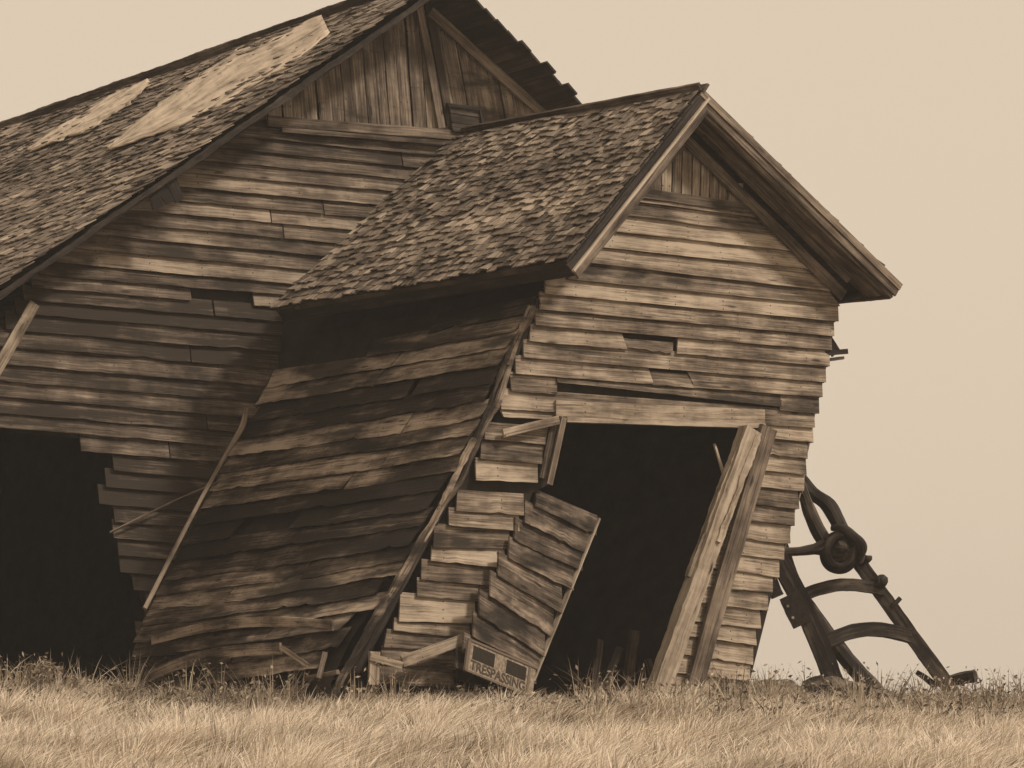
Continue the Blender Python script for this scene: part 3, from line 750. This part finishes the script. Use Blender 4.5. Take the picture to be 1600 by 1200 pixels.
mt([(1222, 864, 34.5), (1250, 862, 34.5), (1272, 859, 34.5), (1290, 856, 34.5)], [8, 7, 8, 14], 'crossbar')
MB1 = ((1210, 862, 34.3), (1312, 1092, 34.3), 29, .16, 7)
mt([(1222, 850, 34.6), (1234, 885, 34.6), (1250, 925, 34.6), (1290, 985, 34.6), (1322, 1030, 34.6), (1375, 1090, 34.6)], [9, 9, 9, 11, 13, 16], 'beam')
def mb(a, b, w, t, bow, name, tone=.8):
    mc = MC(); A, B = P(*a), P(*b); up = (B-A).cross(Vector((0, 1, 0)))
    if up.z < 0: up = -up
    beam(mc, A, B, up, w*kk, t, tone, bow=bow*kk, rough=.012); return mc.build(name, M_MACH, mach)
mb(*MB1, 'beam'); mb((1244, 934, 34.5), (1380, 922, 34.8), 19, .10, 14, 'crossbar')
mb((1284, 1005, 34.5), (1422, 994, 34.85), 22, .11, 16, 'crossbar')
mc = MC(); A, B = P(1334, 868, 34.85), P(1488, 1082, 35.0)
beam(mc, A, B, (B-A).cross(Vector((0, 1, 0))), 22*kk, 20*kk, .95, rough=.014, seg=40)
mc.build('beam', M_MACH, mach)
for (x, y, r) in ((1354, 874, 9), (1378, 909, 10)): mc = MC(); tube(mc, [P(x-14, y+6, 34.78), P(x, y, 34.74), P(x+5, y-1, 34.70)], [r*kk*.8, r*kk, r*kk*.7], seg=7, rough=.9); mc.build('knob', M_IRON, mach, True)
mc = MC(); beam(mc, P(1394, 948, 34.8), P(1407, 934, 34.8), DF, .04, .03, .8); mc.build('splinter', M_MACH, mach)
for (x, y) in ((1246, 955), (1212, 915)):
    mc = MC(); A, B = P(x-12, y-16, 34.15), P(x+8, y+16, 34.15)
    if x < 1230: A, B = P(x-4, y-9, 34.25), P(x+6, y+11, 34.25)
    A, B = (P(1232, 930, 34.12), P(1254, 976, 34.12)) if x > 1230 else (P(1203, 902, 34.25), P(1216, 932, 34.25))
    beam(mc, A, B, Vector((1, 0, .45)), 28*kk if x > 1230 else 18*kk, .2, .5, rough=.03); c = mc.build('clamp', M_IRON, mach)
    for sx_, sy_ in ((-15, -8), (-7, 10)) if x > 1230 else ((-5, 2),):
        mc = MC(); tube(mc, [P(x+sx_, y+sy_, 34.1), P(x+sx_, y+sy_, 34.0)], 2.2*kk, seg=8, tone=1.0)
        mc.build('bolt', M_SHEET, c)
mt([(1470, 1070, 35.1), (1496, 1061, 35.0), (1524, 1056, 34.9)], [10, 10, 10], 'foot')
mt([(1432, 1050, 35.0), (1448, 1061, 35.0), (1464, 1074, 35.0)], [4, 5, 6], 'peg')

for i, (x, y, x2, y2, lb) in enumerate(((1262, 1086, 1300, 1070, 'dark short stick lying across the foot of the machine frame'), (1330, 1072, 1392, 1094, 'dark longer stick sloping down right from the machine frame foot'))):
    single('broken_stick', lb, 'stick', lambda m: beam(m, P(x, y, 34.0), P(x2, y2, 34.0), Vector((0, 0, 1)), .06, .06, .6, rough=.04), M_MACH, 'sticks at the machine frame foot')
# rocks
def rock(label, c, s, sq=.5, name='rock'):
    import bmesh
    bm = bmesh.new(); bmesh.ops.create_icosphere(bm, subdivisions=4, radius=1); k = random.uniform(0, 99)
    for v in bm.verts:
        p = v.co.copy(); f = 1+.35*nz(p.x*1.3+k, p.y*1.3, p.z*1.3)+.12*nz(p.x*4+k, p.y*4, p.z*4)+.05*nz(p.x*11+k, p.y*11, p.z*11)
        v.co = Vector((p.x*s[0], p.y*s[1], p.z*s[2]))*f
    me = bpy.data.meshes.new(name); bm.to_mesh(me); bm.free(); me.materials.append(M_ROCK)
    o = bpy.data.objects.new(name, me); COL.objects.link(o); o.location = c; o['label'] = label; o['category'] = 'rock'; o['group'] = 'rocks in the grass at the right'
rock('flat grey rock in the grass between the annex corner and the machine frame', P(1216, 1082, 34.2), (.30, .25, .14))
rock('dark lumpy rock at the foot of the machine frame', P(1300, 1082, 34.3), (.36, .3, .17))
rock('low rock right of the machine frame foot in the weeds', P(1366, 1094, 34.2), (.3, .25, .12))

# ------------------------------------------------------------------ grass
def grass_mat(name, c1, c2, c3):
    m, nt, b = mat_base(name); at = nt.nodes.new('ShaderNodeAttribute'); at.attribute_name = 'tone'
    nt.links.new(ramp(nt, at.outputs['Fac'], [(.1, c1), (.5, c2), (.9, c3)]), b.inputs['Base Color'])
    b.inputs['Roughness'].default_value = .7; b.inputs['Specular IOR Level'].default_value = .2
    return m
M_GRASS = grass_mat('dry_grass', (.16, .125, .09), (.50, .42, .325), (.72, .62, .49))
M_WEED = grass_mat('weeds', (.05, .039, .029), (.19, .15, .112), (.46, .38, .285))
gv = np.vectorize(ground)
def blades(name, xs, ys, hts, wds, lean, leandir, tone, mat, curl=.5, segs=4):
    n = len(xs); zs = gv(xs, ys)-.01
    ang = rng.uniform(0, math.pi, n)
    wx, wy = np.cos(ang)*wds/2, np.sin(ang)*wds/2*.4
    V = np.zeros((n, segs*2+1, 3))
    for i in range(segs+1):
        t = i/segs; off = lean*(t**1.7)*hts; zz = hts*(t - curl*.35*lean*t*t)
        cx_, cy_ = xs+np.cos(leandir)*off, ys+np.sin(leandir)*off*.6
        wf = 1-t**1.6
        if i < segs:
            V[:, 2*i, 0] = cx_-wx*wf; V[:, 2*i, 1] = cy_-wy*wf; V[:, 2*i, 2] = zs+zz
            V[:, 2*i+1, 0] = cx_+wx*wf; V[:, 2*i+1, 1] = cy_+wy*wf; V[:, 2*i+1, 2] = zs+zz
        else: V[:, 2*i, 0] = cx_; V[:, 2*i, 1] = cy_; V[:, 2*i, 2] = zs+zz
    nv = segs*2+1; base = (np.arange(n)*nv)[:, None]
    q = np.array([[2*i, 2*i+1, 2*i+3, 2*i+2] for i in range(segs-1)]).reshape(-1)
    quads = (base+q[None, :]).reshape(n, -1, 4)
    tris = (base+np.array([2*segs-2, 2*segs-1, 2*segs])[None, :]).reshape(n, 1, 3)
    loops = np.concatenate([quads.reshape(n, -1), tris.reshape(n, -1)], axis=1).reshape(-1)
    cnt = np.tile(np.array([4]*(segs-1)+[3]), n); st = np.concatenate([[0], np.cumsum(cnt)[:-1]])
    me = bpy.data.meshes.new(name); me.vertices.add(n*nv); me.vertices.foreach_set('co', V.reshape(-1))
    me.loops.add(len(loops)); me.loops.foreach_set('vertex_index', loops.astype(np.int32))
    me.polygons.add(len(cnt)); me.polygons.foreach_set('loop_start', st.astype(np.int32)); me.polygons.foreach_set('loop_total', cnt.astype(np.int32))
    at = me.attributes.new('tone', 'FLOAT', 'POINT'); at.data.foreach_set('value', np.repeat(tone, nv).astype(np.float32))
    me.update(calc_edges=True); me.materials.append(mat)
    o = bpy.data.objects.new(name, me); COL.objects.link(o); o['kind'] = 'stuff'; return o
def inside(xs, ys):
    # footprint of the two buildings (no grass inside)
    p = np.stack([xs, ys], 1)
    def bx(o, a, b, la, lb):
        d = p-np.array(o); u = d@np.array(a); v = d@np.array(b); return (u > 0) & (u < la) & (v > 0) & (v < lb)
    f2, s2 = (.8333, .5528), (-.734, .679)
    n2 = (-.5528, .8333)
    return bx((-1.55, 30.8), f2, n2, 5.1, 3.2) | bx((-6.2, 32.45), f2, n2, 9.3, 9)
nzv = np.vectorize(lambda a, b, c: noise.noise(Vector((a, b, c))))
def scatter_tufts(nt_, per, y0, y1, rad, xw, mask):
    ty = rng.uniform(y0, y1, nt_); tx = rng.uniform(-1, 1, nt_)*(ty*.16+xw)
    keep = mask(tx, ty); tx, ty = tx[keep], ty[keep]; m = len(tx)
    tid = np.repeat(np.arange(m), per)
    a = rng.uniform(0, 2*math.pi, len(tid)); rr = rad*np.sqrt(rng.random(len(tid)))
    return tid, tx, ty, tx[tid]+np.cos(a)*rr, ty[tid]+np.sin(a)*rr, a, rr/rad
mk = lambda x, y: ~inside(x, y)
tid, tx, ty, xs, ys, a, rr = scatter_tufts(5200, 34, 23.2, 37, .17, 1.6, mk)
c1, c2 = nzv(tx*.8, ty*.8, 1.), nzv(tx*2.2, ty*2.2, 5.); c4 = nzv(tx*1.2, ty*4.0, 51.)
near = np.clip((30.4-ty)/1.4, 0, 1)
th_ = np.clip((.17+.10*rng.random(len(tx))+.16*c2+.10*c1)*(.72+.28*near), .05, .45)
tt_ = .66+.55*c2+.35*c1+.75*c4+rng.normal(0, .16, len(tx))-.20*(1-near)
wind = .5+1.8*nzv(tx*.5, ty*.5, 20.)
wind = wind[tid]
dx_ = np.cos(a)*rr*1.1+np.cos(wind)*.8; dy_ = np.sin(a)*rr*1.1+np.sin(wind)*.8
h = th_[tid]*rng.uniform(.55, 1.2, len(xs))
blades('grass', xs, ys, h, rng.uniform(.008, .018, len(xs)), np.clip(np.hypot(dx_, dy_)*rng.uniform(.4, 1.4, len(xs)), 0, 1.8), np.arctan2(dy_, dx_), np.clip(tt_[tid]+rng.normal(0, .13, len(xs)), 0, 1), M_GRASS)
# darker weeds standing along the walls: clumps of stalks with side leaves and seed heads
mk2 = lambda x, y: (~inside(x, y)) & (y > 29.0+.5*np.sin(x*1.7)) & (rng.random(len(x)) < np.clip(.5+1.5*nzv(x*1.3, y*1.3, 40.), .10, 1))
tid, tx, ty, xs, ys, a, rr = scatter_tufts(2600, 18, 28.7, 36, .12, 1.2, mk2)
th_ = .11+.42*rng.random(len(tx))**3+.14*nzv(tx*.9, ty*.9, 33.)-.03*np.clip(tx-2.5, 0, 1); th_ = np.clip(th_, .06, .5)*np.where(np.abs(tx/ty*5000+25) < 85, .55, 1)
tt_ = .62+.5*nzv(tx*1.1, ty*1.1, 31.)+rng.normal(0, .18, len(tx))
h = th_[tid]*rng.uniform(.5, 1.15, len(xs)); tn = np.clip(tt_[tid]+rng.normal(0, .15, len(xs)), 0, 1)
ln = np.clip(rng.normal(.4, .35, len(xs)), 0, 1.5)
X, Y_, H_, W_, L_, D_, T_ = [xs], [ys], [h], [rng.uniform(.008, .018, len(xs))], [ln], [a], [tn]
blades('weeds', xs, ys, h, W_[0], ln, a, tn, M_WEED)
# leaflets and seed heads up the weed stalks
def leaflets(name, xs, ys, hh, ln, a, tn, per, mat):
    idx = np.repeat(np.arange(len(xs)), per); t = rng.uniform(.25, 1, len(idx)); off = ln[idx]*(t**1.7)*hh[idx]
    cx_ = xs[idx]+np.cos(a[idx])*off; cy_ = ys[idx]+np.sin(a[idx])*off*.6; cz_ = gv(xs[idx], ys[idx])+hh[idx]*(t-.5*.35*ln[idx]*t*t)
    C = np.stack([cx_, cy_, cz_], 1); d = rng.normal(0, 1, C.shape)*[1, .5, .8]; d /= np.linalg.norm(d, axis=1)[:, None]
    sz = rng.uniform(.02, .07, len(idx))[:, None]; sd2 = np.cross(d, [0, 1, 0]); sd2 /= np.linalg.norm(sd2, axis=1)[:, None]+1e-6
    w2 = sz*rng.uniform(.08, .25, len(idx))[:, None]
    V = np.stack([C, C+d*sz*.5+sd2*w2, C+d*sz, C+d*sz*.5-sd2*w2], 1).reshape(-1, 3); n = len(idx)
    me = bpy.data.meshes.new(name); me.vertices.add(4*n); me.vertices.foreach_set('co', V.reshape(-1))
    me.loops.add(4*n); me.loops.foreach_set('vertex_index', np.arange(4*n, dtype=np.int32)); me.polygons.add(n)
    me.polygons.foreach_set('loop_start', np.arange(0, 4*n, 4, dtype=np.int32)); me.polygons.foreach_set('loop_total', np.full(n, 4, dtype=np.int32))
    at = me.attributes.new('tone', 'FLOAT', 'POINT'); at.data.foreach_set('value', np.repeat(np.clip(tn[idx]+rng.normal(0, .2, n), 0, 1), 4).astype(np.float32))
    me.update(calc_edges=True); me.materials.append(mat); o = bpy.data.objects.new(name, me); COL.objects.link(o); o['kind'] = 'stuff'
leaflets('weed_leaves', xs, ys, h, ln, a, tn, 1, M_WEED)

# individual withered plants in front of the black opening
def plant(label, px, py, H, dirx, mat=M_WEED, nst=6, droop=.5):
    Y = 31.6; x = (px-800)/FPX*Y; z = ground(x, Y)
    mc = MC(); b0 = Vector((x, Y, z-.03))
    for i in range(nst):
        a = random.uniform(-.25, .25); hh = H*random.uniform(.6, 1)
        p = [b0+Vector((random.uniform(-.04, .04), random.uniform(-.04, .04), 0))]
        p += [p[0]+Vector((a*.3*hh+dirx*.1*hh, 0, hh*.5)), p[0]+Vector((a*hh+dirx*.35*hh, 0, hh*.92)), p[0]+Vector((a*hh+dirx*.75*hh, -.03, hh*(1-.25*droop))), p[0]+Vector((a*hh+dirx*1.0*hh, -.04, hh*(1-.7*droop)))]
        tube(mc, p, [.007, .006, .005, .004, .002], seg=5, tone=random.uniform(.5, .9), sub=4)
        for j in range(14):
            q = p[random.choice([1, 2, 3])].lerp(p[random.choice([2, 3, 4])], random.random())
            d = Vector((random.uniform(-1, 1), random.uniform(-.5, .5), random.uniform(-1, .6))).normalized()*random.uniform(.04, .10)
            s = d.cross(Vector((0, 1, 0))).normalized()*random.uniform(.006, .014)
            mc.add([q, q+d*.5+s, q+d, q+d*.5-s], [(0, 1, 2, 3)], [(0, 0)]*4, random.uniform(.3, .9))
    o = mc.build('withered_plant', mat, None); o['label'] = label; o['category'] = 'plant'; o['group'] = 'withered plants before the black opening'
    o.location = b0
    for v in o.data.vertices: v.co -= b0
plant('bushy withered weed at the left before the black opening', 40, 1080, .42, .7, nst=12, droop=.3)
plant('tall bent dry stalk drooping right before the black opening', 112, 1080, .40, .55, nst=3, droop=.8)
plant('low curled weed between the bent stalk and the annex corner', 175, 1080, .24, .5, nst=7, droop=.8)

# ------------------------------------------------------------------ made-up scattering box, added only to lift the blacks
bx = bpy.data.meshes.new('added_haze'); X0, X1, Y0, Y1, Z0, Z1 = -410, 410, -70, 430, -8, 14
bx.from_pydata([(x, y, z) for x in (X0, X1) for y in (Y0, Y1) for z in (Z0, Z1)], [], [(0, 1, 3, 2), (4, 6, 7, 5), (0, 4, 5, 1), (2, 3, 7, 6), (0, 2, 6, 4), (1, 5, 7, 3)])
hm = bpy.data.materials.new('added_haze'); hm.use_nodes = True; hn = hm.node_tree; hn.nodes.clear()
ho = hn.nodes.new('ShaderNodeOutputMaterial'); hv = hn.nodes.new('ShaderNodeVolumePrincipled'); hn.links.new(hv.outputs[0], ho.inputs['Volume'])
hv.inputs['Density'].default_value = .0011; hv.inputs['Color'].default_value = (.95, .93, .9, 1)
bx.materials.append(hm); hz_ = bpy.data.objects.new('added_haze', bx); COL.objects.link(hz_); hz_['kind'] = 'stuff'
